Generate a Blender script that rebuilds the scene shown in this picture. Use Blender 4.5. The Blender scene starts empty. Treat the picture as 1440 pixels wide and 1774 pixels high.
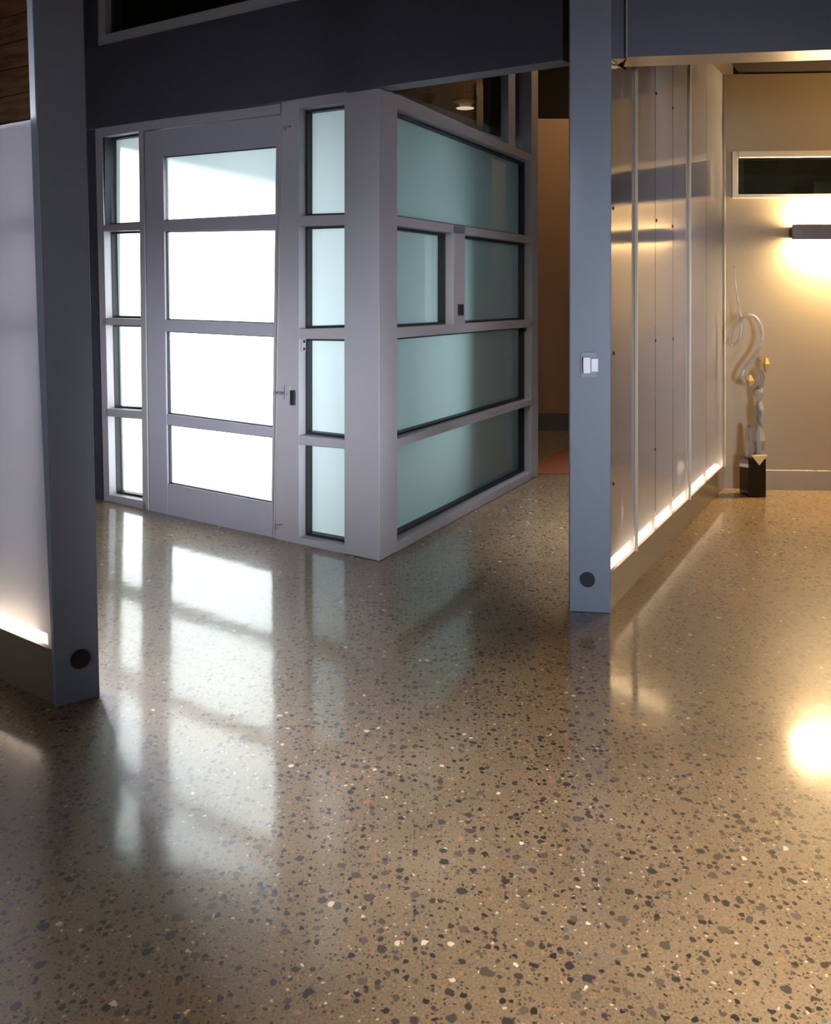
import bpy, bmesh, math, random
from mathutils import Vector as V
random.seed(7)
SC = bpy.context.scene
COL = SC.collection

# ---------------------------------------------------------------- camera
F, CX, HY, CAMH = 1500.0, 720.0, 478.0, 1.55
cam_d = bpy.data.cameras.new('camera')
cam_d.sensor_fit = 'HORIZONTAL'; cam_d.sensor_width = 36.0
cam_d.lens = F / 1440 * 36.0
cam_d.shift_y = -(1774 / 2 - HY) / 1440
cam_d.clip_start = 0.05
cam = bpy.data.objects.new('camera', cam_d); COL.objects.link(cam)
cam.location = (0, 0, CAMH); cam.rotation_euler = (math.radians(90), 0, 0)
SC.camera = cam
SC.view_settings.view_transform = 'Standard'
SC.view_settings.look = 'None'
SC.view_settings.gamma = 1.0
SC.view_settings.exposure = 0.0
SC.cycles.sample_clamp_indirect = 6.0
SC.cycles.caustics_reflective = False
SC.cycles.caustics_refractive = False
SC.cycles.max_bounces = 10
SC.cycles.transparent_max_bounces = 16

# ---------------------------------------------------------------- world, sun, room lights, added fills
w = bpy.data.worlds.new('sky'); SC.world = w; w.use_nodes = True
bg = w.node_tree.nodes['Background']
bg.inputs[0].default_value = (0.66, 0.84, 1.0, 1); bg.inputs[1].default_value = 2.2

SUN_H = V((-0.10, 0.995, 0)).normalized()          # horizontal direction towards the sun
SUN_TAN = 0.26                                     # tangent of its height
sd = bpy.data.lights.new('sun', 'SUN'); sd.energy = 19; sd.angle = math.radians(7); sd.color = (1, 0.98, 0.95)
so = bpy.data.objects.new('sun', sd); COL.objects.link(so)
so.rotation_euler = (V((SUN_H.x, SUN_H.y, SUN_TAN))).to_track_quat('Z', 'Y').to_euler()

def area(name, loc, target, sx, sy, power, color):
    d = bpy.data.lights.new(name, 'AREA'); d.shape = 'RECTANGLE'; d.size = sx; d.size_y = sy
    d.energy = power; d.color = color
    o = bpy.data.objects.new(name, d); COL.objects.link(o); o.location = loc
    o.rotation_euler = (V(target) - V(loc)).to_track_quat('-Z', 'Y').to_euler()
    return o
def spot_area(name, loc, target, sx, sy, power, color, spread):
    o = area(name, loc, target, sx, sy, power, color); o.data.spread = math.radians(spread); return o
spot_area('ceiling_light_behind', (2.1, 0.35, 3.9), (2.0, 0.7, 0), 1.5, 1.1, 106, (1.0, 0.84, 0.66), 72)
spot_area('right_column_fill', (1.8, -3.8, 1.3), (1.1, 4.2, 0.9), 1.3, 1.6, 18, (0.80, 0.87, 1.0), 34)  # added cool fill for the right column, no window there
spot_area('left_panel_fill', (-3.7, -0.8, 2.0), (-2.0, 3.6, 1.3), 1.2, 1.4, 9, (0.84, 0.88, 1.0), 46)  # added fill that brightens the left partition panel
spot_area('partition_fill', (4.2, 1.4, 1.6), (1.6, 5.15, 1.3), .8, 1.0, 7, (0.80, 0.84, 1.0), 30)  # added cool fill aimed at the right partition alone
spot_area('door_frame_fill', (1.6, 0.0, 1.0), (-1.35, 5.5, 0.75), .7, 1.0, 14, (0.90, 0.90, 0.98), 21)  # unseen low fill added to lift the door frame
spot_area('right_facade_fill', (0.3, 2.6, 2.45), (0.36, 5.8, 1.25), .3, .3, 1.2, (1.0, 0.84, 0.66), 28)  # added warm fill for the right facade frames, no fitting there
spot_area('bay_wall_fill', (3.9, 4.9, 2.94), (3.1, 6.3, 2.5), .7, 0.4, 8, (1.0, 0.62, 0.22), 130)  # added warm fill for the upper back wall, besides the wall lamp
spot_area('partition_backlight', (0.95, 5.0, 2.7), (1.7, 5.1, 1.35), .4, .4, 85, (0.82, 0.86, 1.0), 90)  # backlight for the partition panels, added behind the right column
area('store_room_fill', (3.2, 6.7, 2.75), (3.2, 7.1, 2.1), .4, .2, .45, (1.0, 0.9, 0.6))  # unseen fill added so the room behind the high window is not black
spot_area('left_room_daylight', (-2.9, 5.1, 1.6), (-1.75, 3.35, 1.3), 1.2, 1.3, 170, (0.84, 0.86, 1.0), 62)
area('vestibule_fill', (-.5, 5.95, 2.52), (-.5, 5.95, 0), 1.1, .8, 5, (0.80, 0.95, 1.0))  # fill added inside the vestibule to brighten the frosted panes
area('sidelight_fill', (-.16, 6.25, 1.05), (-.80, 4.95, 1.05), .55, 1.5, 21, (0.80, 0.95, 1.0))  # added fill behind the right sidelight, no window at this spot
area('corridor_light', (1.75, 7.55, 3.9), (1.95, 7.7, 0), .5, .5, 26, (1.0, 0.70, 0.40))

# ---------------------------------------------------------------- pixel helpers
def ray(px, py): return V(((px - CX) / F, 1.0, (HY - py) / F))
def fl(px, py):
    Y = CAMH * F / (py - HY)
    return V(((px - CX) / F * Y, Y, 0))
def hit(px, py, P0, n):
    r = ray(px, py); o = V((0, 0, CAMH))
    t = (P0 - o).dot(n) / r.dot(n)
    return o + r * t
def atY(px, py, Y): return V((0, 0, CAMH)) + ray(px, py) * Y

# ---------------------------------------------------------------- materials
def S(c):                                          # display 0-255 to linear
    out = []
    for v in c:
        v = v / 255.0
        out.append(v / 12.92 if v <= 0.04045 else ((v + 0.055) / 1.055) ** 2.4)
    return (*out, 1)
def nt(name):
    m = bpy.data.materials.new(name); m.use_nodes = True
    t = m.node_tree; t.nodes.clear()
    return m, t, t.nodes.new('ShaderNodeOutputMaterial')
def plain(name, col, rough=0.5, metal=0.0, noise=0.06, scale=6, coat=0.0, bump=0.0):
    m, t, out = nt(name)
    p = t.nodes.new('ShaderNodeBsdfPrincipled')
    p.inputs['Roughness'].default_value = rough; p.inputs['Metallic'].default_value = metal
    p.inputs['Coat Weight'].default_value = coat; p.inputs['Coat Roughness'].default_value = 0.1
    if rough > .95: p.inputs['Specular IOR Level'].default_value = 0
    tc = t.nodes.new('ShaderNodeTexCoord'); nz = t.nodes.new('ShaderNodeTexNoise')
    nz.inputs['Scale'].default_value = scale; nz.inputs['Detail'].default_value = 4
    t.links.new(tc.outputs['Object'], nz.inputs['Vector'])
    mx = t.nodes.new('ShaderNodeMix'); mx.data_type = 'RGBA'
    c = S(col)
    mx.inputs['A'].default_value = tuple(x * (1 - noise) for x in c[:3]) + (1,)
    mx.inputs['B'].default_value = tuple(min(1, x * (1 + noise)) for x in c[:3]) + (1,)
    t.links.new(nz.outputs['Fac'], mx.inputs['Factor'])
    t.links.new(mx.outputs['Result'], p.inputs['Base Color'])
    if bump:
        b = t.nodes.new('ShaderNodeBump'); b.inputs['Strength'].default_value = bump
        b.inputs['Distance'].default_value = 0.002
        n2 = t.nodes.new('ShaderNodeTexNoise'); n2.inputs['Scale'].default_value = 220
        t.links.new(tc.outputs['Object'], n2.inputs['Vector'])
        t.links.new(n2.outputs['Fac'], b.inputs['Height']); t.links.new(b.outputs['Normal'], p.inputs['Normal'])
    t.links.new(p.outputs[0], out.inputs[0])
    return m
def emit(name, col, strength):
    m, t, out = nt(name)
    e = t.nodes.new('ShaderNodeEmission'); e.inputs[0].default_value = (*col, 1); e.inputs[1].default_value = strength
    t.links.new(e.outputs[0], out.inputs[0]); return m
def clear(name='clear_back', col=(1, 1, 1)):
    m, t, out = nt(name)
    e = t.nodes.new('ShaderNodeBsdfTransparent'); e.inputs[0].default_value = (*col, 1)
    t.links.new(e.outputs[0], out.inputs[0]); return m
def sheet(name, trans_col, diff_col, f_trans, f_diff, f_clear, rough=0.04, ior=1.5, gloss_min=0.0, streak=0.0):
    """a glazed sheet: diffusing + see-through body with a glossy face"""
    m, t, out = nt(name); L = t.links.new
    tr = t.nodes.new('ShaderNodeBsdfTranslucent'); tr.inputs[0].default_value = (*trans_col, 1)
    di = t.nodes.new('ShaderNodeBsdfDiffuse'); di.inputs[0].default_value = (*diff_col, 1)
    cl = t.nodes.new('ShaderNodeBsdfTransparent'); cl.inputs[0].default_value = (*trans_col, 1)
    m1 = t.nodes.new('ShaderNodeMixShader'); m2 = t.nodes.new('ShaderNodeMixShader'); m3 = t.nodes.new('ShaderNodeMixShader')
    m1.inputs[0].default_value = f_diff / (f_trans + f_diff)
    L(tr.outputs[0], m1.inputs[1]); L(di.outputs[0], m1.inputs[2])
    m2.inputs[0].default_value = f_clear
    L(m1.outputs[0], m2.inputs[1]); L(cl.outputs[0], m2.inputs[2])
    gl = t.nodes.new('ShaderNodeBsdfGlossy'); gl.inputs['Roughness'].default_value = rough
    fr = t.nodes.new('ShaderNodeFresnel'); fr.inputs[0].default_value = ior
    mr = t.nodes.new('ShaderNodeMath'); mr.operation = 'MAXIMUM'; mr.inputs[1].default_value = gloss_min
    L(fr.outputs[0], mr.inputs[0]); L(mr.outputs[0], m3.inputs[0])
    L(m2.outputs[0], m3.inputs[1]); L(gl.outputs[0], m3.inputs[2]); L(m3.outputs[0], out.inputs[0])
    return m
def wood(name, c1, c2, scale=3.0, rough=0.5):
    m, t, out = nt(name); L = t.links.new
    tc = t.nodes.new('ShaderNodeTexCoord'); mp = t.nodes.new('ShaderNodeMapping'); mp.inputs['Scale'].default_value = (1, 1, 8)
    wv = t.nodes.new('ShaderNodeTexNoise'); wv.inputs['Scale'].default_value = scale; wv.inputs['Detail'].default_value = 6
    cr = t.nodes.new('ShaderNodeValToRGB'); cr.color_ramp.elements[0].color = S(c1); cr.color_ramp.elements[1].color = S(c2)
    cr.color_ramp.elements[0].position = .3; cr.color_ramp.elements[1].position = .7
    p = t.nodes.new('ShaderNodeBsdfPrincipled'); p.inputs['Roughness'].default_value = rough
    L(tc.outputs['Object'], mp.inputs[0]); L(mp.outputs[0], wv.inputs['Vector']); L(wv.outputs['Fac'], cr.inputs[0])
    L(cr.outputs[0], p.inputs['Base Color']); L(p.outputs[0], out.inputs[0]); return m

def terrazzo():
    m, t, out = nt('polished_aggregate_concrete'); L = t.links.new; N = t.nodes.new
    tc = N('ShaderNodeTexCoord')
    def noise(scale, detail=3):
        n = N('ShaderNodeTexNoise'); n.inputs['Scale'].default_value = scale; n.inputs['Detail'].default_value = detail
        L(tc.outputs['Object'], n.inputs['Vector']); return n
    wob = noise(70, 2)
    mv = N('ShaderNodeVectorMath'); mv.operation = 'MULTIPLY_ADD'
    L(wob.outputs['Color'], mv.inputs[0]); mv.inputs[1].default_value = (.014, .014, 0); L(tc.outputs['Object'], mv.inputs[2])
    flat = N('ShaderNodeVectorMath'); flat.operation = 'MULTIPLY'; flat.inputs[1].default_value = (1, 1, 0); L(mv.outputs[0], flat.inputs[0])
    def chips(scale, rmin, rmax, seed):
        ad = N('ShaderNodeVectorMath'); ad.operation = 'ADD'; ad.inputs[1].default_value = (seed, seed * .7, 0); L(flat.outputs[0], ad.inputs[0])
        v = N('ShaderNodeTexVoronoi'); v.voronoi_dimensions = '2D'; v.inputs['Scale'].default_value = scale; L(ad.outputs[0], v.inputs['Vector'])
        sep = N('ShaderNodeSeparateColor'); L(v.outputs['Color'], sep.inputs[0])
        rad = N('ShaderNodeMapRange'); rad.inputs['From Min'].default_value = .0; rad.inputs['To Min'].default_value = rmin; rad.inputs['To Max'].default_value = rmax
        L(sep.outputs[0], rad.inputs['Value'])
        sub = N('ShaderNodeMath'); sub.operation = 'SUBTRACT'; L(rad.outputs[0], sub.inputs[0]); L(v.outputs['Distance'], sub.inputs[1])
        mask = N('ShaderNodeMapRange'); mask.inputs['From Min'].default_value = 0; mask.inputs['From Max'].default_value = .05
        L(sub.outputs[0], mask.inputs['Value'])
        return mask, sep
    def mix(fac, a, b):
        x = N('ShaderNodeMix'); x.data_type = 'RGBA'
        if hasattr(fac, 'outputs'): L(fac.outputs[0], x.inputs['Factor'])
        else: L(fac, x.inputs['Factor'])
        for s, k in ((a, 'A'), (b, 'B')):
            if isinstance(s, tuple): x.inputs[k].default_value = s
            else: L(s, x.inputs[k])
        return x.outputs['Result']
    # cement matrix with soft tone variation
    big = noise(1.7, 5); r1 = N('ShaderNodeValToRGB')
    r1.color_ramp.elements[0].color = S((114, 97, 73)); r1.color_ramp.elements[1].color = S((142, 122, 93))
    r1.color_ramp.elements[0].position = .3; r1.color_ramp.elements[1].position = .7
    L(big.outputs['Fac'], r1.inputs[0])
    fine = noise(160, 4); r2 = N('ShaderNodeValToRGB')
    r2.color_ramp.elements[0].color = (.74, .72, .69, 1); r2.color_ramp.elements[1].color = (1.12, 1.1, 1.06, 1)
    r2.color_ramp.elements[0].position = .35; r2.color_ramp.elements[1].position = .62
    L(fine.outputs['Fac'], r2.inputs[0])
    mul = N('ShaderNodeMix'); mul.data_type = 'RGBA'; mul.blend_type = 'MULTIPLY'; mul.inputs['Factor'].default_value = 1
    L(r1.outputs[0], mul.inputs['A']); L(r2.outputs[0], mul.inputs['B'])
    base = mul.outputs['Result']
    # fine grit
    mk, sp = chips(105, -.45, .46, 3.1)
    cr = N('ShaderNodeValToRGB'); cr.color_ramp.interpolation = 'CONSTANT'
    for p, c in ((0, (68, 56, 44)), (.5, (90, 76, 60)), (.72, (158, 116, 82)), (.90, (190, 172, 140))):
        e = cr.color_ramp.elements.new(p) if p else cr.color_ramp.elements[0]; e.color = S(c)
    cr.color_ramp.elements[len(cr.color_ramp.elements) - 1].color = S((182, 164, 134))
    L(sp.outputs[1], cr.inputs[0]); base = mix(mk, base, cr.outputs[0])
    # main dark stones
    mk, sp = chips(48, -.44, .46, 11.7)
    cr = N('ShaderNodeValToRGB'); cr.color_ramp.interpolation = 'CONSTANT'
    els = ((0, (46, 39, 32)), (.35, (62, 53, 43)), (.66, (84, 72, 58)), (.84, (156, 112, 80)), (.91, (98, 94, 92)), (.965, (214, 196, 164)))
    for i, (p, c) in enumerate(els):
        e = cr.color_ramp.elements[0] if i == 0 else cr.color_ramp.elements.new(p); e.color = S(c)
    cr.color_ramp.elements[len(cr.color_ramp.elements) - 1].color = S((215, 200, 170))
    L(sp.outputs[1], cr.inputs[0]); base = mix(mk, base, cr.outputs[0])
    # a few bigger stones
    mk, sp = chips(26, -.75, .38, 29.3)
    cr = N('ShaderNodeValToRGB'); cr.color_ramp.elements[0].color = S((48, 42, 36)); cr.color_ramp.elements[1].color = S((98, 84, 68))
    L(sp.outputs[1], cr.inputs[0]); base = mix(mk, base, cr.outputs[0])
    p = N('ShaderNodeBsdfPrincipled'); L(base, p.inputs['Base Color'])
    p.inputs['Roughness'].default_value = .38; p.inputs['Specular IOR Level'].default_value = .3
    p.inputs['Coat Weight'].default_value = 1.0; p.inputs['Coat IOR'].default_value = 1.6
    cl = noise(1.1, 4); mr = N('ShaderNodeMapRange'); mr.inputs['To Min'].default_value = .06; mr.inputs['To Max'].default_value = .13
    L(cl.outputs['Fac'], mr.inputs['Value']); L(mr.outputs[0], p.inputs['Coat Roughness'])
    bn = noise(5, 2); b = N('ShaderNodeBump'); b.inputs['Strength'].default_value = .12; b.inputs['Distance'].default_value = .01
    L(bn.outputs['Fac'], b.inputs['Height']); L(b.outputs[0], p.inputs['Coat Normal'])
    L(p.outputs[0], out.inputs[0]); return m

M = dict(
    floor=terrazzo(),
    alum=plain('satin_aluminium', (150, 149, 154), .48, .3, .03),
    door=plain('door_aluminium', (138, 138, 148), .5, .15, .03),
    steel=plain('slate_painted_steel', (104, 113, 128), .5, .1, .04, bump=.1),
    gasket=plain('black_rubber_gasket', (14, 16, 20), .5),
    black=plain('black_plastic', (9, 9, 11), .65),
    gloss_black=plain('polished_black_stone', (12, 12, 12), .08, 0, .2, 30),
    fascia=plain('charcoal_fascia', (44, 46, 53), .6, 0, .12, 3),
    fascia2=plain('navy_grey_fascia', (76, 80, 96), .55, 0, .08, 3),
    darkwall=plain('dark_navy_wall', (34, 37, 50), .7),
    soffit=plain('soffit_metal', (165, 158, 150), .35, .3, .05),
    beige=plain('beige_plaster', (178, 164, 140), .6, 0, .03, 2, bump=.15),
    hall=plain('hall_plaster', (170, 160, 148), .7, 0, .03, 2),
    corr=plain('brown_corridor_plaster', (128, 100, 70), .6, 0, .08, 2),
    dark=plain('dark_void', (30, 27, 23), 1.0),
    base=plain('grey_baseboard', (180, 168, 146), .45),
    trim=plain('cream_trim', (232, 222, 200), .4),
    base_dark=plain('dark_baseboard', (58, 58, 58), .5),
    white=plain('white_plastic', (226, 228, 236), .35),
    grey=plain('grey_plate', (118, 124, 142), .4),
    lamp=plain('lamp_grey', (128, 126, 132), .35, .4),
    kick=plain('kick_metal', (118, 106, 92), .18, .3, .06, 4),
    screw=plain('dark_screw', (32, 28, 24), .4, .6),
    stud=plain('galvanised_stud', (38, 36, 36), .7, .1),
    ext=plain('outside_pavement', (190, 190, 186), .8),
    extwall=plain('outside_wall', (190, 196, 196), .8),
    timber=wood('timber', (104, 74, 50), (176, 134, 92)),
    ceilw=wood('timber_ceiling', (44, 34, 26), (92, 68, 48)),
    mat=plain('orange_brown_mat', (120, 66, 36), .8, 0, .15, 40),
    gold=plain('gold_metal', (246, 216, 140), .3, .5, .05, 20),
    clear=clear(),
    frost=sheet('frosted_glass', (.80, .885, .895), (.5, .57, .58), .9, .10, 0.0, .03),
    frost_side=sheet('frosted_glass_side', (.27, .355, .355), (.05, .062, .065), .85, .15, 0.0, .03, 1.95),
    dkglass=sheet('dark_clear_glass', (.75, .82, .8), (.1, .1, .1), .1, .1, .96, .01, 1.5),
    poly=sheet('translucent_panel', (.84, .78, .78), (.50, .49, .56), .6, .4, .26, .085, 2.7, .46),
    poly_back=sheet('translucent_back_panel', (.75, .72, .70), (.72, .68, .66), .35, .65, .0, .2, 1.45),
    poly_left=sheet('translucent_panel_pale', (.92, .90, .94), (.9, .88, .95), .55, .45, .10, .05, 1.5, .04),
    poly_back2=sheet('translucent_rear_sheet', (.86, .84, .84), (.7, .68, .70), .75, .25, .05, .2, 1.4),
    led=emit('warm_strip_light', (1.0, .80, .55), 17),
    lamp_led=emit('warm_lamp_strip', (1.0, .70, .36), 820),
)
def crystal():
    m, t, out = nt('clear_crystal')
    p = t.nodes.new('ShaderNodeBsdfPrincipled'); p.inputs['Base Color'].default_value = (.90, .90, .88, 1)
    p.inputs['Transmission Weight'].default_value = .78; p.inputs['Roughness'].default_value = .06; p.inputs['IOR'].default_value = 1.5
    t.links.new(p.outputs[0], out.inputs[0]); return m
M['crystal'] = crystal()

# ---------------------------------------------------------------- mesh helpers
def add_prism(bm, pts, off, mi=(0, 0)):
    """closed prism: polygon pts extruded by the vector off; mi = (index of first face, index of the rest)"""
    a = [bm.verts.new(p) for p in pts]; b = [bm.verts.new(p + off) for p in pts]
    fs = [bm.faces.new(a), bm.faces.new(b[::-1])]
    n = len(pts)
    for i in range(n): fs.append(bm.faces.new((a[i], b[i], b[(i + 1) % n], a[(i + 1) % n])))
    bmesh.ops.recalc_face_normals(bm, faces=fs)
    fs[0].material_index = mi[0]
    for f in fs[1:]: f.material_index = mi[1]
def add_box(bm, lo, hi):
    x0, y0, z0 = lo; x1, y1, z1 = hi
    add_prism(bm, [V((x0, y0, z0)), V((x1, y0, z0)), V((x1, y1, z0)), V((x0, y1, z0))], V((0, 0, z1 - z0)))
def add_cyl(bm, c, axis, r, h, n=24, r2=None):
    axis = V(axis).normalized(); u = axis.orthogonal().normalized(); v = axis.cross(u)
    r2 = r if r2 is None else r2
    a = [bm.verts.new(V(c) + (u * math.cos(k * 2 * math.pi / n) + v * math.sin(k * 2 * math.pi / n)) * r) for k in range(n)]
    b = [bm.verts.new(V(c) + axis * h + (u * math.cos(k * 2 * math.pi / n) + v * math.sin(k * 2 * math.pi / n)) * r2) for k in range(n)]
    fs = [bm.faces.new(a), bm.faces.new(b[::-1])] + [bm.faces.new((a[i], b[i], b[(i + 1) % n], a[(i + 1) % n])) for i in range(n)]
    bmesh.ops.recalc_face_normals(bm, faces=fs)
def add_tube(bm, pts, rads, n=12):
    pts = [V(p) for p in pts]; rings = []; u = None
    for i, p in enumerate(pts):
        d = (pts[min(i + 1, len(pts) - 1)] - pts[max(i - 1, 0)]).normalized()
        u = d.orthogonal().normalized() if u is None else (u - d * u.dot(d)).normalized()
        v = d.cross(u)
        rings.append([bm.verts.new(p + (u * math.cos(k * 2 * math.pi / n) + v * math.sin(k * 2 * math.pi / n)) * rads[i]) for k in range(n)])
    fs = [bm.faces.new(rings[0]), bm.faces.new(rings[-1][::-1])]
    for a, b in zip(rings, rings[1:]):
        for i in range(n): fs.append(bm.faces.new((a[i], b[i], b[(i + 1) % n], a[(i + 1) % n])))
    bmesh.ops.recalc_face_normals(bm, faces=fs)
def smooth_path(pts, k=6):
    out = []
    for i in range(len(pts) - 1):
        p0, p1, p2, p3 = [V(pts[max(0, min(len(pts) - 1, j))]) for j in (i - 1, i, i + 1, i + 2)]
        for s in range(k):
            t = s / k
            out.append(.5 * ((2 * p1) + (p2 - p0) * t + (2 * p0 - 5 * p1 + 4 * p2 - p3) * t * t + (3 * p1 - p0 - 3 * p2 + p3) * t ** 3))
    out.append(V(pts[-1])); return out
def obj(name, bm, mats, parent=None, bevel=0.0, smooth=False):
    me = bpy.data.meshes.new(name); bm.to_mesh(me); bm.free()
    for m in (mats if isinstance(mats, (list, tuple)) else [mats]): me.materials.append(m)
    o = bpy.data.objects.new(name, me); COL.objects.link(o)
    if parent is not None:
        o.parent = parent; o.matrix_parent_inverse = parent.matrix_world.inverted()
    if bevel:
        b = o.modifiers.new('bevel', 'BEVEL'); b.width = bevel; b.segments = 2; b.limit_method = 'ANGLE'
    if smooth:
        for f in me.polygons: f.use_smooth = True
    return o
def empty(name, loc):
    o = bpy.data.objects.new(name, None); COL.objects.link(o); o.location = loc; o.empty_display_size = .1
    bpy.context.view_layer.update(); return o
def tag(o, label, cat, group=None, kind=None):
    o['label'] = label; o['category'] = cat
    if group: o['group'] = group
    if kind: o['kind'] = kind
    return o
def struct(o): o['kind'] = 'structure'; return o
NB = bmesh.new
def prism_obj(name, pts, off, mat, parent=None, bevel=0, mi=(0, 0)):
    bm = NB(); add_prism(bm, pts, off, mi); return obj(name, bm, mat, parent, bevel)
UP = V((0, 0, 1))

# ---------------------------------------------------------------- key points
C0 = fl(657, 973); L0 = fl(180, 867); R0 = fl(932, 825)
dA = (L0 - C0).normalized(); nA = V((-dA.y, dA.x, 0))
if nA.y < 0: nA = -nA                                # into the vestibule
dB = (R0 - C0).normalized(); nB = V((dB.y, -dB.x, 0))
if nB.x > 0: nB = -nB
ZB = 2.573                                            # underside of the big fascia
ZT = 3.14
ZC = 4.2
def A(px, py, d=0.0): return hit(px, py, C0, nA) + nA * d
def B(px, py, d=0.0): return hit(px, py, C0, nB) + nB * d
PR0 = fl(1059, 1055); PR1 = fl(1254, 846)             # right partition, floor line
BW0 = V((PR1.x, PR1.y, 0)); BWdir = (fl(1440, 849) - fl(1260, 846)).normalized()
nW = V((-BWdir.y, BWdir.x, 0))
CL0, CL1 = fl(96, 1226), fl(173, 1207)                # left column front face
CR0, CR1 = fl(987, 1059), fl(1058, 1063)              # right column front face

# ---------------------------------------------------------------- structure: floor, walls, ceilings
bm = NB(); add_box(bm, (-7, -4.5, -.12), (7, 9.4, 0)); struct(obj('floor', bm, M['floor']))
bm = NB(); add_box(bm, (-40, 9.41, -.12), (40, 50, -.01)); add_box(bm, (-40, -4.5, -.12), (-7.01, 9.41, -.01))
struct(obj('ground', bm, M['ext']))

Lfar = L0 + dA * 4.6
def wall(name, p, q, z0, z1, off, mat):
    return struct(prism_obj(name, [V((p.x, p.y, z0)), V((q.x, q.y, z0)), V((q.x, q.y, z1)), V((p.x, p.y, z1))], off, mat))
wall('wall_dark', L0 + dA * .002 + nA * .01, Lfar + nA * .01, 0, ZC, nA * .15, M['darkwall'])
wall('wall_behind', V((-7, -4.5, 0)), V((7, -4.5, 0)), 0, ZC, V((0, -.1, 0)), M['hall'])
wall('wall_left', V((-7, -4.5, 0)), V((-7, 9.3, 0)), 0, ZC, V((-.1, 0, 0)), M['hall'])
wall('wall_right', V((4.6, -4.5, 0)), V((4.6, 9.3, 0)), 0, ZC, V((.1, 0, 0)), M['hall'])
# corridor beyond the glazed box
YF = 8.7
wall('wall_corridor_end', V((1.02, YF, 0)), V((4.6, YF, 0)), 0, 3.13, V((0, .1, 0)), M['corr'])
wall('wall_corridor_side', R0 + V((.0, .12, 0)) + nB * .15, V((1.08, YF, 0)), 0, ZC, V((-.1, 0, 0)), M['hall'])
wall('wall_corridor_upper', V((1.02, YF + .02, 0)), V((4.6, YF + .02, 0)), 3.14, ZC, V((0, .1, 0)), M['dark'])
bm = NB(); add_box(bm, (1.13, YF - .02, 0), (4.6, YF - .001, .17)); struct(obj('baseboard_corridor', bm, M['base_dark']))

# back wall of the right bay, with a slot for the high window
WIN = dict(l=1277, t=274, b=337)
def Wp(px, py, d=0.0): return hit(px, py, BW0, nW) + nW * d
wl = Wp(WIN['l'], 300); zt = Wp(1290, WIN['t']).z; zb = Wp(1290, WIN['b']).z
s0 = (wl - BW0).dot(BWdir); sE = 2.9; s1 = 1.9
bm = NB()
def wallbox(a, b, z0, z1, d0=0, d1=.12, m=bm):
    p, q = BW0 + BWdir * a + nW * d0, BW0 + BWdir * b + nW * d0
    add_prism(m, [V((p.x, p.y, z0)), V((q.x, q.y, z0)), V((q.x, q.y, z1)), V((p.x, p.y, z1))], nW * (d1 - d0))
ZCB = 3.02
wallbox(0, s0, 0, ZCB); wallbox(s1, sE, 0, ZCB); wallbox(s0, s1, 0, zb); wallbox(s0, s1, zt, ZCB)
struct(obj('wall_back', bm, M['beige']))
bm = NB(); wallbox(0.17, sE, 0, .142, -.016, -.001, bm); struct(obj('baseboard_back', bm, M['base'], bevel=.003))
# ceiling over the right bay
q = [V((1.20, 4.26, 3.0)), V((4.55, 4.26, 3.0)), V((4.55, 6.4, 3.0)), V((2.36, 6.30, 3.0))]
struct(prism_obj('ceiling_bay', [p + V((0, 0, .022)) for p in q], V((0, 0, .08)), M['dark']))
# main timber ceiling over hall + corridor (leaves the outside uncovered)
poly = [V((-7, -4.5, ZC)), V((4.7, -4.5, ZC)), V((4.7, 9.0, ZC)), V((.98, 9.0, ZC)), V((R0.x, R0.y + .2, ZC)) + nB * .15,
        V((C0.x, C0.y, ZC)), V((L0.x, L0.y, ZC)) , V((Lfar.x, Lfar.y, ZC)), V((-7, 9.0, ZC))]
poly[5] += (nA + nB) * .12; poly[6] += nA * .12; poly[7] += nA * .12
struct(prism_obj('ceiling', poly, V((0, 0, .12)), M['ceilw']))
# right bay dividing wall behind the partition line
wall('wall_store', BW0 + V((.12, .14, 0)), V((BW0.x + .12, YF, 0)), 0, ZC, V((.08, 0, 0)), M['corr'])

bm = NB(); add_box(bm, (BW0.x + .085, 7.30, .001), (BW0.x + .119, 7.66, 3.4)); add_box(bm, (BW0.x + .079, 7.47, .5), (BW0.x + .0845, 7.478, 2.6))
struct(obj('lit_band_strip', bm, M['beige']))  # added beige strip and line, standing in for a lit band mirrored in glass
# ---- vestibule: opaque upper volume, soffit shaped for its shadow, added sun blocker
L4 = L0 + (R0 - C0)
iL, iC, iR, i4 = L0 + nA * .16 + dB * .0, C0 + nA * .16 + nB * .16, R0 + nB * .16, L4
Pa = A(186, 262); Pb = A(476, 352)
ka = (ZB + .01 - Pa.z) / SUN_TAN; kb = (ZB + .01 - Pb.z) / SUN_TAN
Pa2 = V((Pa.x, Pa.y, 0)) + SUN_H * ka; Pb2 = V((Pb.x, Pb.y, 0)) + SUN_H * kb
e = (Pb2 - Pa2).normalized(); Pa3 = Pa2 - e * 1.2; 
zS = ZB + .012
sof = [V((iL.x, iL.y, zS)) + dA * .1, V((iC.x, iC.y, zS)), V((iR.x, iR.y, zS)), V((.95, 8.3, zS)),
       V((Pb2.x, Pb2.y, zS)) + e * .35, V((Pa2.x, Pa2.y, zS)), V((Pa2.x, Pa2.y, zS)) - e * .25]
struct(prism_obj('vestibule_shade_ceiling', sof, V((0, 0, .06)), M['extwall']))  # unseen slab, edge shaped so its shadow crosses the upper door
# unseen wall added to keep sun off the right half of the vestibule
Pw = A(492, 500); W0 = V((Pw.x, Pw.y, 0)) + SUN_H * 1.6
wall('wall_sun_blocker', W0, V((.95, 8.1, 0)), 0, ZC, V((0, .12, 0)), M['extwall'])
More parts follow.
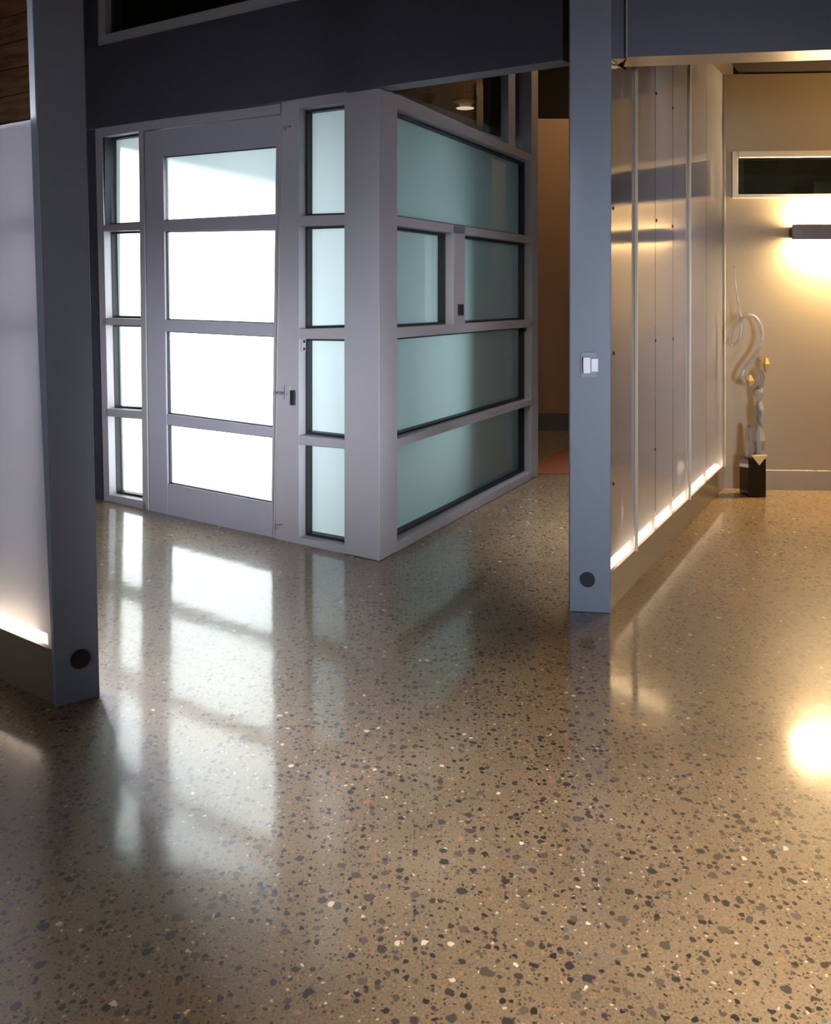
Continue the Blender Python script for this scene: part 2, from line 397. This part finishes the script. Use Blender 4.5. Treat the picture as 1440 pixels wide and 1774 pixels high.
# upper dark box above the vestibule, standing on its soffit
up = NB()
iLb = iL + dA * .1
loop = [sof[3], sof[4], sof[5], sof[6], sof[0]]
for p, q in zip(loop, loop[1:]):
    add_prism(up, [V((p.x, p.y, zS + .061)), V((q.x, q.y, zS + .061)), V((q.x, q.y, ZC)), V((p.x, p.y, ZC))], V((.0, -.02, 0)))
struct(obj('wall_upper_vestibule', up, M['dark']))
lid = [V((p.x, p.y, 0)) for p in sof]
struct(prism_obj('ceiling_upper_vestibule', [p + UP * (ZC + .001) for p in lid], V((0, 0, .1)), M['ceilw']))

# ---------------------------------------------------------------- big fascia beams
def lineA(t): return C0 - dA * t                       # along the facade, to the right of the corner
tcol = 1.075
p, q = Lfar, lineA(tcol)
def beam(name, p, q, z0, z1, off, mats, cham=.0):
    bm = NB()
    pts = [V((p.x, p.y, z0)), V((q.x, q.y, z0)), V((q.x, q.y, z1)), V((p.x, p.y, z1))]
    add_prism(bm, pts, off)
    bm.faces.ensure_lookup_table()
    for f in bm.faces:
        f.normal_update()
        if f.normal.z < -.9: f.material_index = 1
    return obj(name, bm, mats)
bmn = beam('beam', L0 + dA * .25, q, ZB, ZT, nA * .13, [M['fascia'], M['grey']]); 
bmn.location += V((0, 0, 0)); bmn.location -= nA * .012
struct(bmn); bmn.name = 'wall_fascia_left'
# fascia over the right bay
G0 = atY(1087, 100, 3.99); G1 = atY(1440, 85, 3.86); gd = (V((G1.x, G1.y, 0)) - V((G0.x, G0.y, 0))).normalized()
gn = V((-gd.y, gd.x, 0)); GE = V((G0.x, G0.y, 0)) + gd * 3.55
zG = .5 * (G0.z + G1.z)
o = beam('wall_fascia_right', V((G0.x, G0.y, 0)), GE, zG, ZC - .01, gn * .19, [M['fascia2'], M['soffit']]); struct(o)
g0 = V((CR1.x + .004, G0.y + .03, 0)); g1 = V((G0.x - .006, G0.y + .03, 0))
o = beam('wall_fascia_return', g0, g1, zG, ZC - .01, V((0, .12, 0)), [M['fascia2'], M['soffit']]); struct(o)
bm = NB(); add_box(bm, (G0.x - .0055, G0.y - .004, zG), (G0.x - .0005, G0.y + .1, ZC - .02)); struct(obj('trim_1', bm, M['alum']))

# ---------------------------------------------------------------- columns
def column(name, a, b, ta, tb, depth, label, hole_px, zt=4.15):
    fn = V((-(b - a).y, (b - a).x, 0)).normalized()
    if fn.y < 0: fn = -fn
    bm = NB()
    # front corner tops come from the photograph's edges, in the column's own face plane
    pa, pb = hit(*ta, a, fn), hit(*tb, a, fn)
    k = lambda p0, p1: p0 + (p1 - p0) * (zt / p1.z)
    A1, B1 = k(a, pa), k(b, pb)
    add_prism(bm, [a, b, B1, A1], fn * depth)
    root = obj(name, bm, M['steel'], bevel=.004)
    tag(root, label, 'column', 'slate grey columns at the partition ends', 'thing')
    hp = hit(*hole_px, a, fn)
    bm = NB(); add_cyl(bm, hp, -fn, .0345, .006, 32); add_cyl(bm, hp - fn * .006, -fn, .026, .003, 32)
    g = obj('cover_cap', bm, M['black'], root); g['label'] = 'round black cap'
    return root, fn
colL, fnL = column('column', CL0, CL1, (56, 2), (145, 2), .13, 'dark slate column at the end of the left lit partition', (139, 1141))
colR, fnR = column('column', CR0, CR1, (987, 2), (1060, 2), .13, 'slate grey column carrying a white thermostat, at the right partition', (1018, 1004))
# thermostat on the right column
tp = lambda x, y, d=0: hit(x, y, CR0, fnR) - fnR * d
th = prism_obj('thermostat', [tp(1006, 654, .0005), tp(1034, 654, .0005), tp(1034, 610, .0005), tp(1006, 610, .0005)], -fnR * .006, M['grey'], bevel=.0015)
tag(th, 'small white thermostat on a grey plate on the right column', 'thermostat')
prism_obj('housing', [tp(1010, 646, .0065), tp(1023, 646, .0065), tp(1023, 618, .0065), tp(1010, 618, .0065)], -fnR * .02, M['white'], th, .003)
prism_obj('cover', [tp(1023.5, 643, .0065), tp(1036, 643, .0065), tp(1036, 620, .0065), tp(1023.5, 620, .0065)], -fnR * .026, M['white'], th, .003)

# ---------------------------------------------------------------- glazed facades
DEP = .135
def frame_prism(bm, Fn, n, tl, tr, br, bl, depth=DEP, d0=0.0):
    add_prism(bm, [Fn(*tl, d0), Fn(*tr, d0), Fn(*br, d0), Fn(*bl, d0)], n * depth)
def pane_set(root, Fn, n, tl, tr, br, bl, gl_mat, glass_d=.105, gk=.014, g0=.058, back=True):
    """glass pane and black gasket lining an opening given by its face corners"""
    P = [Fn(*c, 0) for c in (tl, tr, br, bl)]
    ctr = sum(P, V()) / 4
    q = [p + n * glass_d for p in P]
    prism_obj('glass_pane', q, n * .008, [gl_mat, M['clear']], root, 0, (0, 1))
    bm = NB()
    for i in range(4):
        a, b = P[i], P[(i + 1) % 4]
        ia, ib = a + (ctr - a).normalized() * gk, b + (ctr - b).normalized() * gk
        edge = (b - a).normalized(); inn = n.cross(edge)
        if inn.dot(ctr - a) < 0: inn = -inn
        add_prism(bm, [a + n * g0, b + n * g0, b + inn * gk + n * g0, a + inn * gk + n * g0], n * (glass_d - g0 - .001))
    obj('gasket', bm, M['gasket'], root)

# --- left sidelight
w1 = empty('window_1', L0); struct(w1)
bm = NB()
frame_prism(bm, A, nA, (164.5, 221), (176, 219.5), (190, 869), (180, 867))                   # left stile
frame_prism(bm, A, nA, (240, 226), (248, 225), (257, 884), (247, 882))                     # right stile
frame_prism(bm, A, nA, (176, 219.5), (248, 210), (248, 226), (176, 237.5))                     # head
frame_prism(bm, A, nA, (175, 390), (246, 386), (246, 399), (175, 401))
frame_prism(bm, A, nA, (178, 551), (246, 552.5), (246, 564), (178, 563))
frame_prism(bm, A, nA, (183, 708), (248, 712), (248, 726), (183, 721))
frame_prism(bm, A, nA, (188, 857), (250, 868), (256, 884), (190, 869))
obj('window_frame', bm, M['alum'], w1, .002)
for tl, tr, br, bl in (((176, 237), (241, 227.5), (243, 386), (178.5, 390)), ((178.8, 401), (243, 399), (244.5, 552.5), (182, 551)),
                       ((182.3, 563), (244.6, 564), (246, 712), (185, 708.5)), ((185.3, 721), (246, 726), (247, 867.5), (188.5, 857))):
    pane_set(w1, A, nA, tl, tr, br, bl, M['frost'])
# --- door
dr = empty('door_1', fl(366, 910)); struct(dr)
DT = .05
bm = NB()
def dp(*c, dep=DT, d0=.004): frame_prism(bm, A, nA, *c, depth=dep, d0=d0)
dp((249.5, 228), (281, 224.5), (290, 893), (258.5, 887))                  # hinge-side stile
dp((478, 199.5), (486, 199), (473.5, 932), (468.5, 931))                  # lock stile
dp((281, 224.5), (478, 199.5), (478, 253), (280.5, 271))                  # top rail
dp((282, 382), (476, 372), (476, 397), (282.3, 401))
dp((285, 554), (475, 561), (474.5, 583), (285.3, 574))
dp((288, 717), (472, 741), (471.5, 758), (288.5, 736))
dp((290, 838), (470, 872), (468.5, 931), (290.5, 893))
obj('door_leaf', bm, M['door'], dr, .002)
for tl, tr, br, bl in (((280.5, 271), (478, 253), (476, 372), (282, 382)), ((282.3, 401), (476, 397), (475, 561), (285, 554)),
                       ((285.3, 574), (474.5, 583), (472, 741), (288, 717)), ((288.7, 736), (471.5, 758), (469.5, 872), (290.3, 838))):
    pane_set(dr, A, nA, tl, tr, br, bl, M['frost'], glass_d=.034, gk=.006, g0=.016)
# lever handle, lock plate, pivots
bm = NB(); add_prism(bm, [A(494, 668), A(503, 668), A(503, 692), A(494, 692)], -nA * .006); obj('lock_plate', bm, M['alum'], dr, .002)
bm = NB(); add_tube(bm, [A(490, 681), A(490, 681) - nA * .035], [.007, .007]); add_tube(bm, smooth_path([A(490, 681) - nA * .035, A(496, 681) - nA * .042, A(505, 682) - nA * .042]), [.007] * 13)
obj('door_handle', bm, M['lamp'], dr, smooth=True)
bm = NB(); add_prism(bm, [A(506, 676), A(512.5, 676), A(512.5, 702), A(506, 702)], -nA * .014); obj('pull_grip', bm, M['black'], dr, .003)
for (x, y) in ((497, 221), (484, 911)):
    bm = NB(); add_prism(bm, [A(x - 5, y - 2.5), A(x + 7, y - 3.5), A(x + 7, y - .5), A(x - 5, y + .5)], -nA * .01)
    add_cyl(bm, A(x - 4, y + 2, .0), -nA, .012, .008, 16); obj('pivot_hinge', bm, M['lamp'], dr)
bm = NB(); add_prism(bm, [A(255, 885.5), A(500, 942.5), A(500, 945), A(255, 888)], -nA * .03); obj('threshold', bm, M['gasket'], dr)
bm = NB(); add_prism(bm, [A(486.6, 205), A(488.2, 205), A(476, 932), A(474.4, 932)], -nA * .004); obj('edge_strip', bm, M['soffit'], dr)
# --- door head + right sidelight
w2 = empty('window_2', fl(560, 950)); struct(w2)
bm = NB()
frame_prism(bm, A, nA, (248, 210), (485, 180), (486, 197.5), (248, 226.5))                    # head over door
frame_prism(bm, A, nA, (487.5, 178), (518, 171.5), (518, 948), (476.5, 938.5))                # wide mullion
frame_prism(bm, A, nA, (518, 170.5), (600, 158.5), (599.5, 178), (518, 188.5))
frame_prism(bm, A, nA, (518, 374), (599, 371.5), (599, 389), (518, 392))
frame_prism(bm, A, nA, (518, 570), (598, 568), (598, 588), (518, 587))
frame_prism(bm, A, nA, (518, 754), (597, 763), (597, 777), (518, 770.5))
frame_prism(bm, A, nA, (518, 931), (596.5, 945.5), (596.5, 962), (518, 948))
obj('window_frame', bm, M['alum'], w2, .002)
for tl, tr, br, bl in (((518, 188.5), (599.5, 178), (599, 371.5), (518, 374)), ((518, 392), (598.8, 389), (598, 568), (518, 570)),
                       ((518, 587), (597.8, 588), (597, 763), (518, 754)), ((518, 770.5), (596.8, 777), (596, 945.5), (518, 931))):
    pane_set(w2, A, nA, tl, tr, br, bl, M['frost'])
# card reader inside the reveal of the mullion
bm = NB(); c = A(524, 600, .03) ; c = A(518.2, 598, 0) + nA * .035
sd_ = -dA                                                   # facing across the opening
add_prism(bm, [c - nA * .018 - UP * .04, c + nA * .018 - UP * .04, c + nA * .018 + UP * .04, c - nA * .018 + UP * .04], sd_ * .008)
cr_ = obj('card_reader', bm, M['alum'], bevel=.002); tag(cr_, 'tiny metal lock cylinder plate in the recess right of the door', 'lock plate')
for dz in (-.024, .02):
    bm = NB(); add_cyl(bm, c + sd_ * .008 + UP * dz, sd_, .009, .003, 16); obj('lock_button', bm, M['black'], cr_)
# --- corner post
bm = NB()
e1, e2 = A(600, 158.5), A(596.5, 962)
e1b, e2b = A(663, 151), V((C0.x, C0.y, 0))
f1, f2 = B(686, 161), B(688.5, 958)
top = ZB - .002
a0 = V((e2.x, e2.y, 0)); a1 = C0.copy(); a2 = V((f2.x, f2.y, 0))
bmq = [a0, a1, a2, a2 + nB * .16, a1 + (nA + nB) * .16, a0 + nA * .16]
add_prism(bm, [V((p.x, p.y, .002)) for p in bmq], UP * (top - .004))
struct(obj('trim_2', bm, M['alum'], bevel=.003))
# --- right facade
w3 = empty('window_3', (C0 + R0) / 2); struct(w3)
bm = NB()
frame_prism(bm, B, nB, (686, 162), (924, 269), (924, 282), (686, 186))                          # head rail
frame_prism(bm, B, nB, (687, 374), (924, 410), (924, 422), (687, 391))
frame_prism(bm, B, nB, (688, 568), (926, 553.5), (926, 566), (688, 586))
frame_prism(bm, B, nB, (688, 761), (926, 690), (926, 700), (688, 775))
frame_prism(bm, B, nB, (688, 938), (926, 815), (926, 827.5), (688, 956))
frame_prism(bm, B, nB, (786, 389), (806, 392), (806, 561), (786, 562.5))                       # mullion in the third row
frame_prism(bm, B, nB, (921, 60), (932.5, 60), (932.5, 824), (921, 830))                       # end post
frame_prism(bm, B, nB, (881, 60), (893, 60), (893, 255), (881, 250), depth=.06)                    # upper mullion
obj('window_frame', bm, M['alum'], w3, .002)
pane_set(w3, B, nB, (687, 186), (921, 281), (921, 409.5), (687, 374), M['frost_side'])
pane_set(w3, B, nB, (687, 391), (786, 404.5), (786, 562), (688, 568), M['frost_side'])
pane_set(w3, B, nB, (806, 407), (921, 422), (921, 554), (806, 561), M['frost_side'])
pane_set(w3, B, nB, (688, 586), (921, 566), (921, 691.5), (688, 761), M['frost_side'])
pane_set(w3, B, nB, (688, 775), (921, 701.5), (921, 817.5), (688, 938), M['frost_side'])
prism_obj('glass_pane', [B(690, 40, .10), B(921, 60, .10), B(921, 267, .10), B(690, 164, .10)], nB * .008, [M['dkglass'], M['clear']], w3, 0, (0, 1))
bm = NB(); add_prism(bm, [B(793, 527), B(801, 527), B(801, 546), B(793, 546)], -nB * .012); obj('latch', bm, M['black'], w3, .002)
bm = NB(); add_prism(bm, [B(893.5, 60, .03), B(897, 60, .03), B(897, 256, .03), B(893.5, 255, .03)], nB * .07); obj('gasket', bm, M['gasket'], w3)
# --- clerestory above the fascia
w4 = empty('window_4', V((L0.x, L0.y, ZT))); struct(w4)
def Az(t, z, d=0.0): return V((C0.x + dA.x * t, C0.y + dA.y * t, z)) + nA * d
tL = (A(170, 300) - C0).dot(dA)
bm = NB()
def azp(t0, t1, z0, z1, dep=.1, d0=0): add_prism(bm, [Az(t0, z0, d0), Az(t1, z0, d0), Az(t1, z1, d0), Az(t0, z1, d0)], nA * dep)
azp(tL, -1.0, ZT + .001, ZT + .075); azp(tL, tL - .075, ZT + .075, 3.55); azp(tL, -1.0, 3.5, 3.56); azp(.9, .96, ZT + .075, 3.5)
obj('window_frame', bm, M['alum'], w4, .002)
bm = NB(); azp(tL - .075, tL - .095, ZT + .075, 3.5, .05, .05); obj('gasket', bm, M['gasket'], w4)
prism_obj('glass_pane', [Az(tL - .08, ZT + .07, .07), Az(-1.0, ZT + .07, .07), Az(-1.0, 3.5, .07), Az(tL - .08, 3.5, .07)], nA * .008, [M['dkglass'], M['clear']], w4, 0, (0, 1))
wall('wall_above_clerestory', C0 + dA * tL, lineA(1.0), 3.562, ZC - .002, nA * .12, M['darkwall'])
# warm fitting glimpsed through the upper glazing
for k, (px, py, Yv) in enumerate(((806, 187, 7.3), (742, 185, 7.0))):
    c = atY(px, py, Yv)
    bm = NB(); add_cyl(bm, c, (0, 0, 1), .02, .05, 20, .09 if k == 0 else .05); add_cyl(bm, c + V((0, 0, .05)), (0, 0, 1), .10 if k == 0 else .055, .05, 20)
    add_tube(bm, [c + V((0, 0, .1)), V((c.x, c.y, ZC - .002))], [.006, .006])
    o = obj('pendant_lamp', bm, M['timber']); tag(o, 'brown %s pendant glimpsed through the high dark glazing' % ('wider' if k == 0 else 'narrower'), 'lamp', 'pendants behind the high glazing')
    bm = NB(); add_cyl(bm, c - V((0, 0, .004)), (0, 0, 1), .075 if k == 0 else .02, .003, 24); obj('diffuser', bm, emit('pendant_glow_%d' % k, (1, .85, .6), .9), o)

# ---------------------------------------------------------------- lit translucent partitions
def partition(name, P, u, n, edges, z_top, studs, girts, screws, label, notch=None, kz=.165, cav=.16, back='poly_back2', bs=0.0, face='poly', covers=()):
    """P floor start, u along, n away from the viewer; edges = panel boundaries in metres"""
    root = empty(name, P); tag(root, label, 'partition', 'lit translucent partitions')
    W = lambda s, z, d=0.0: V((P.x, P.y, 0)) + u * s + n * d + UP * z
    end = edges[-1]; sn = notch[0] if notch else edges[0]
    zl = notch[1] if notch else z_top
    prism_obj('kick_plate', [W(edges[0], 0), W(end, 0), W(end, kz), W(edges[0], kz)], n * .02, M['kick'], root)
    for i, (a, b) in enumerate(zip(edges, edges[1:])):
        a2, b2 = a + .003, b - .003
        if notch and i == 0: pts = [W(a2, kz + .002), W(b2, kz + .002), W(b2, z_top), W(sn, z_top), W(sn, zl), W(a2, zl)]
        else: pts = [W(a2, kz + .002), W(b2, kz + .002), W(b2, z_top), W(a2, z_top)]
        prism_obj('panel', pts, n * .006, [M[face], M['clear']], root, 0, (0, 1))
    for i, e_ in enumerate(edges[1:-1]):
        bm = NB(); add_prism(bm, [W(e_ - .010, kz, .007), W(e_ + .010, kz, .007), W(e_ + .010, z_top, .007), W(e_ - .010, z_top, .007)], n * .012)
        obj('joint_strip', bm, M['soffit'], root)
    for e_, wd in covers:
        o = prism_obj('joint_cover', [W(e_ - wd / 2, kz, -.0005), W(e_ + wd / 2, kz, -.0005), W(e_ + wd / 2, z_top - .002, -.0005), W(e_ - wd / 2, z_top - .002, -.0005)], -n * .014, M['base'], root, .001)
    sn += bs
    pts = [W(sn, kz, cav), W(end, kz, cav), W(end, z_top, cav), W(sn, z_top, cav)]
    prism_obj('back_panel', pts, n * .01, M[back], root)
    if notch: prism_obj('back_panel', [W(edges[0] + .14, kz, cav), W(sn, kz, cav), W(sn, zl, cav), W(edges[0] + .14, zl, cav)], n * .01, M['poly_back'], root)
    for s in studs:
        bm = NB(); add_prism(bm, [W(s - .022, kz + .03, .05), W(s + .022, kz + .03, .05), W(s + .022, z_top - .01, .05), W(s - .022, z_top - .01, .05)], n * .003)
        add_prism(bm, [W(s - .022, kz + .03, .053), W(s - .019, kz + .03, .053), W(s - .019, z_top - .01, .053), W(s - .022, z_top - .01, .053)], n * .09)
        z = .45
        while z < z_top - .3:
            add_prism(bm, [W(s - .03, z, .044), W(s + .03, z, .044), W(s + .03, z + .09, .044), W(s - .03, z + .09, .044)], n * .006); z += .30
        obj('stud', bm, M['stud'], root)
    for z in girts:
        prism_obj('girt', [W(edges[0] + .15, z, .06), W(end - .01, z, .06), W(end - .01, z + .06, .06), W(edges[0] + .15, z + .06, .06)], n * .04, M['stud'], root)
    bm = NB(); add_prism(bm, [W(edges[0] + .02, kz - .012, .030), W(end - .02, kz - .012, .030), W(end - .02, kz - .012, .062), W(edges[0] + .02, kz - .012, .062)], UP * .022)
    o = obj('light_strip', bm, M['led'], root); o['label'] = 'warm glowing strip light'
    prism_obj('light_tray', [W(edges[0] + .02, .08, .022), W(end - .02, .08, .022), W(end - .02, .08, cav - .002), W(edges[0] + .02, .08, cav - .002)], UP * (kz - .012 - .081), M['white'], root)
    for (s, z) in screws:
        bm = NB(); add_cyl(bm, W(s, z, -.0005), -n, .0095, .005, 14, .006); obj('screw', bm, M['screw'], root)
    return root
uR = (PR1 - PR0).normalized(); nR = V((-uR.y, uR.x, 0))      # away = to the left/behind
def sR(px, py=700): return (hit(px, py, PR0, nR) - PR0).dot(uR)
def szR(px, py): p = hit(px, py, PR0, nR); return ((p - PR0).dot(uR), p.z)
lenR = (PR1 - PR0).length
edR = [-.02, sR(1100), sR(1135.5), sR(1166), sR(1193), sR(1224), lenR - .004]
zN = zG - .004
yN = (G0.y + .24 - PR0.y) / uR.y
partition('lit_partition', PR0, uR, nR, edR, 3.012, [sR(1092), sR(1128), sR(1160), sR(1187)], [1.27, .86],
          [szR(*p) for p in ((1062.5, 361), (1137.5, 382), (1165.5, 392), (1063, 612), (1135.5, 590), (1166, 587), (1137, 162), (1165.5, 187), (1062.5, 838), (1135, 778))],
          'long translucent partition running from the right column to the beige wall', (yN, zN), covers=((sR(1100), .012), (sR(1193), .014), (lenR - .02, .02)))
uL = (fl(0, 1180) - CL0).normalized(); nL = V((uL.y, -uL.x, 0))
if nL.y < 0: nL = -nL
def szL(px, py): p = hit(px, py, CL0, nL); return ((p - CL0).dot(uL), p.z)
P0L = CL0 + nL * .012
kzL = szL(45, 1112)[1]
partition('lit_partition', P0L, uL, nL, [.004, .9, 1.8], 2.13, [.55, 1.3], [1.715, 1.33],
          [szL(*p) for p in ((57.5, 342), (70, 638), (80, 914))], 'translucent partition glowing at its foot, left of the dark column', None, kzL, .11, 'poly_back2', .14, 'poly_left')

# ---------------------------------------------------------------- high window in the back wall
w5 = empty('window_5', wl); struct(w5)
bm = NB()
def wf(a, b, z0, z1, d0=-.03, dep=.1): 
    p_, q_ = BW0 + BWdir * a + nW * d0, BW0 + BWdir * b + nW * d0
    add_prism(bm, [V((p_.x, p_.y, z0)), V((q_.x, q_.y, z0)), V((q_.x, q_.y, z1)), V((p_.x, p_.y, z1))], nW * dep)
fw = .04
wf(s0 - fw, s0, zb - .026, zt + .045); wf(s1, s1 + fw, zb - .026, zt + .045); wf(s0, s1, zt, zt + .045, -.045, .11); wf(s0, s1, zb - .026, zb)
obj('window_frame', bm, M['trim'], w5, .002)
bm = NB(); wf(s0, s1, zb, zt, .03, .006); obj('glass_pane', bm, M['dkglass'], w5)
bm = NB(); wf(s0 - .4, s1 + .3, zb - .6, zt + .5, .9, .02); wf(s0 - .4, s1 + .3, zb - .62, zb - .6, .125, .78); wf(s0 - .4, s1 + .3, zt + .5, zt + .52, .125, .78)
wf(s0 - .42, s0 - .4, zb - .6, zt + .5, .125, .78); wf(s1 + .3, s1 + .32, zb - .6, zt + .5, .125, .78)
struct(obj('wall_store_room', bm, plain('olive_store_room', (92, 84, 60), 1.0)))
bx = hit(1410, 320, BW0 + nW * .5, nW)
bm = NB(); add_box(bm, (bx.x, bx.y, zb - .598), (bx.x + .34, bx.y + .3, bx.z + .02))
o = obj('storage_cabinet', bm, plain('sage_cabinet', (128, 130, 106), .5), bevel=.006); tag(o, 'grey green cabinet top seen through the high dark window', 'cabinet')

# ---------------------------------------------------------------- wall lamp
lp = Wp(1366, 403); sl = (lp - BW0).dot(BWdir); zc_ = lp.z
lampo = empty('wall_lamp', BW0 + BWdir * sl + UP * zc_)
tag(lampo, 'long grey bar lamp glowing up and down the beige wall', 'lamp')
bm = NB()
def lb(a, b, z0, z1, d0, d1):
    p_, q_ = BW0 + BWdir * a + nW * d0, BW0 + BWdir * b + nW * d0
    add_prism(bm, [V((p_.x, p_.y, z0)), V((q_.x, q_.y, z0)), V((q_.x, q_.y, z1)), V((p_.x, p_.y, z1))], nW * (d1 - d0))
lb(sl, sl + 1.1, zc_ - .055, zc_ + .055, -.10, -.092); lb(sl, sl + .008, zc_ - .055, zc_ + .055, -.092, -.07)
obj('lamp_cover', bm, M['lamp'], lampo, .002)
bm = NB(); lb(sl + .02, sl + 1.09, zc_ - .04, zc_ + .04, -.07, -.001); obj('lamp_body', bm, M['lamp'], lampo)
for sgn in (1, -1):
    bm = NB(); z0 = zc_ + .0405 if sgn > 0 else zc_ - .0445
    lb(sl + .05, sl + 1.05, z0, z0 + .004, -.062, -.016); o = obj('light_strip', bm, M['lamp_led'], lampo)

# ---------------------------------------------------------------- sculpture on its black plinth
YS = 6.13
def sp(px, py, dy=0.0): return atY(px, py, YS + dy)
b0 = fl(1297, 862); base_h = sp(1306, 792).z
root = empty('glass_sculpture', V((b0.x, b0.y, 0))); tag(root, 'clear glass abstract sculpture with curling neck on black block', 'sculpture')
rt = V((math.cos(.22), math.sin(.22), 0)); dp_ = V((-rt.y, rt.x, 0))
qd = [b0, b0 + rt * .135, b0 + rt * .135 + dp_ * .15, b0 + dp_ * .15]
lf = V((-.052, .06, 0))
qd = [b0, b0 + V((.128, .012, 0)), b0 + V((.128, .012, 0)) + V((-.018, .12, 0)), b0 + V((-.018, .12, 0))]
prism_obj('plinth', [V((p.x, p.y, .001)) for p in qd], UP * (base_h - .001), M['gloss_black'], root, .003)
bm = NB()                                                        # brass wedge on the front of the plinth
a = [sp(1301, 788, -.08), sp(1329, 788, -.08), sp(1315, 806, -.085)]
add_prism(bm, a, V((0, -.012, 0))); obj('brass_wedge', bm, M['gold'], root, .002)
def gem(px0, px1, y0, y1, waist, name='crystal_block', mat='crystal', n=6, dy=0.0, tw=0.0):
    c = (px0 + px1) / 2; r = (px1 - px0) / 2 * YS / F
    bm = NB(); rings = []
    for (yy, k) in waist:
        z = sp(c, y0 + (y1 - y0) * yy).z; x = sp(c, 0).x + tw * (1 - yy)
        rings.append([bm.verts.new((x + r * k * math.cos(i * 2 * math.pi / n + .3), YS + dy + r * k * math.sin(i * 2 * math.pi / n + .3), z)) for i in range(n)])
    fs = [bm.faces.new(rings[0]), bm.faces.new(rings[-1][::-1])]
    for a_, b_ in zip(rings, rings[1:]):
        for i in range(n): fs.append(bm.faces.new((a_[i], b_[i], b_[(i + 1) % n], a_[(i + 1) % n])))
    bmesh.ops.recalc_face_normals(bm, faces=fs)
    return obj(name, bm, M[mat], root)
gem(1290, 1304, 735, 791, ((0, .15), (.12, .8), (.6, .9), (.8, 1.1), (1, .8)), dy=-.02, n=5)
gem(1303, 1328, 695, 791, ((0, .35), (.15, .75), (.45, .55), (.7, .95), (.85, .7), (1, 1.0)), n=6)
gem(1306, 1324, 668, 697, ((0, .3), (.35, 1.0), (.6, .8), (1, .25)), n=8)
gem(1310, 1328, 640, 672, ((0, .4), (.4, .9), (1, .35)), n=5)
gem(1321, 1335, 620, 645, ((0, .35), (.4, 1.0), (.75, .7), (1, .3)), 'gold_nugget', 'gold', n=5)
gem(1292, 1308, 650, 668, ((0, .3), (.5, 1.0), (1, .55)), 'gold_nugget', 'gold', n=5)
bm = NB(); pth = smooth_path([sp(1311, 703), sp(1316, 716), sp(1314, 728), sp(1321, 742)], 4)
add_tube(bm, pth, [.008] * len(pth), 8); obj('amber_core', bm, plain('amber', (186, 120, 58), .3), root, smooth=True)
bm = NB()
path = [(1312, 664), (1297, 667), (1286, 658), (1289, 642), (1302, 624), (1315, 604), (1320, 584), (1317, 564), (1307, 549), (1294, 547), (1284, 553), (1272, 566), (1264, 582), (1266, 597), (1277, 594), (1284, 575), (1283, 548), (1277, 510), (1272, 462)]
pts = smooth_path([sp(*p) for p in path], 5)
rad = [(.014 if i < len(pts) * .5 else .012 if i < len(pts) * .8 else .012 - .009 * (i - len(pts) * .8) / (len(pts) * .2)) for i in range(len(pts))]
add_tube(bm, pts, rad, 12); obj('curled_neck', bm, M['crystal'], root, smooth=True)

# ---------------------------------------------------------------- corridor mat, timber boards on the far left
bm = NB(); pts = [fl(926, 822), fl(926, 808), fl(984, 775.5), fl(1015, 775), fl(1015, 822)]
add_prism(bm, [p + UP * .001 for p in pts], UP * .008)
o = obj('floor_mat', bm, M['mat']); tag(o, 'orange brown mat on the corridor floor past the glazed box', 'mat')
bm = NB(); t0 = (L0 - C0).length + .33
for k, z in enumerate((2.72, 2.92, 3.12, 3.32, 3.52, 3.72)):
    add_prism(bm, [Az(t0, z, -.02), Az(t0 + 3, z, -.02), Az(t0 + 3, z + .19, -.02), Az(t0, z + .19, -.02)], nA * .025)
struct(obj('wall_timber', bm, M['timber']))
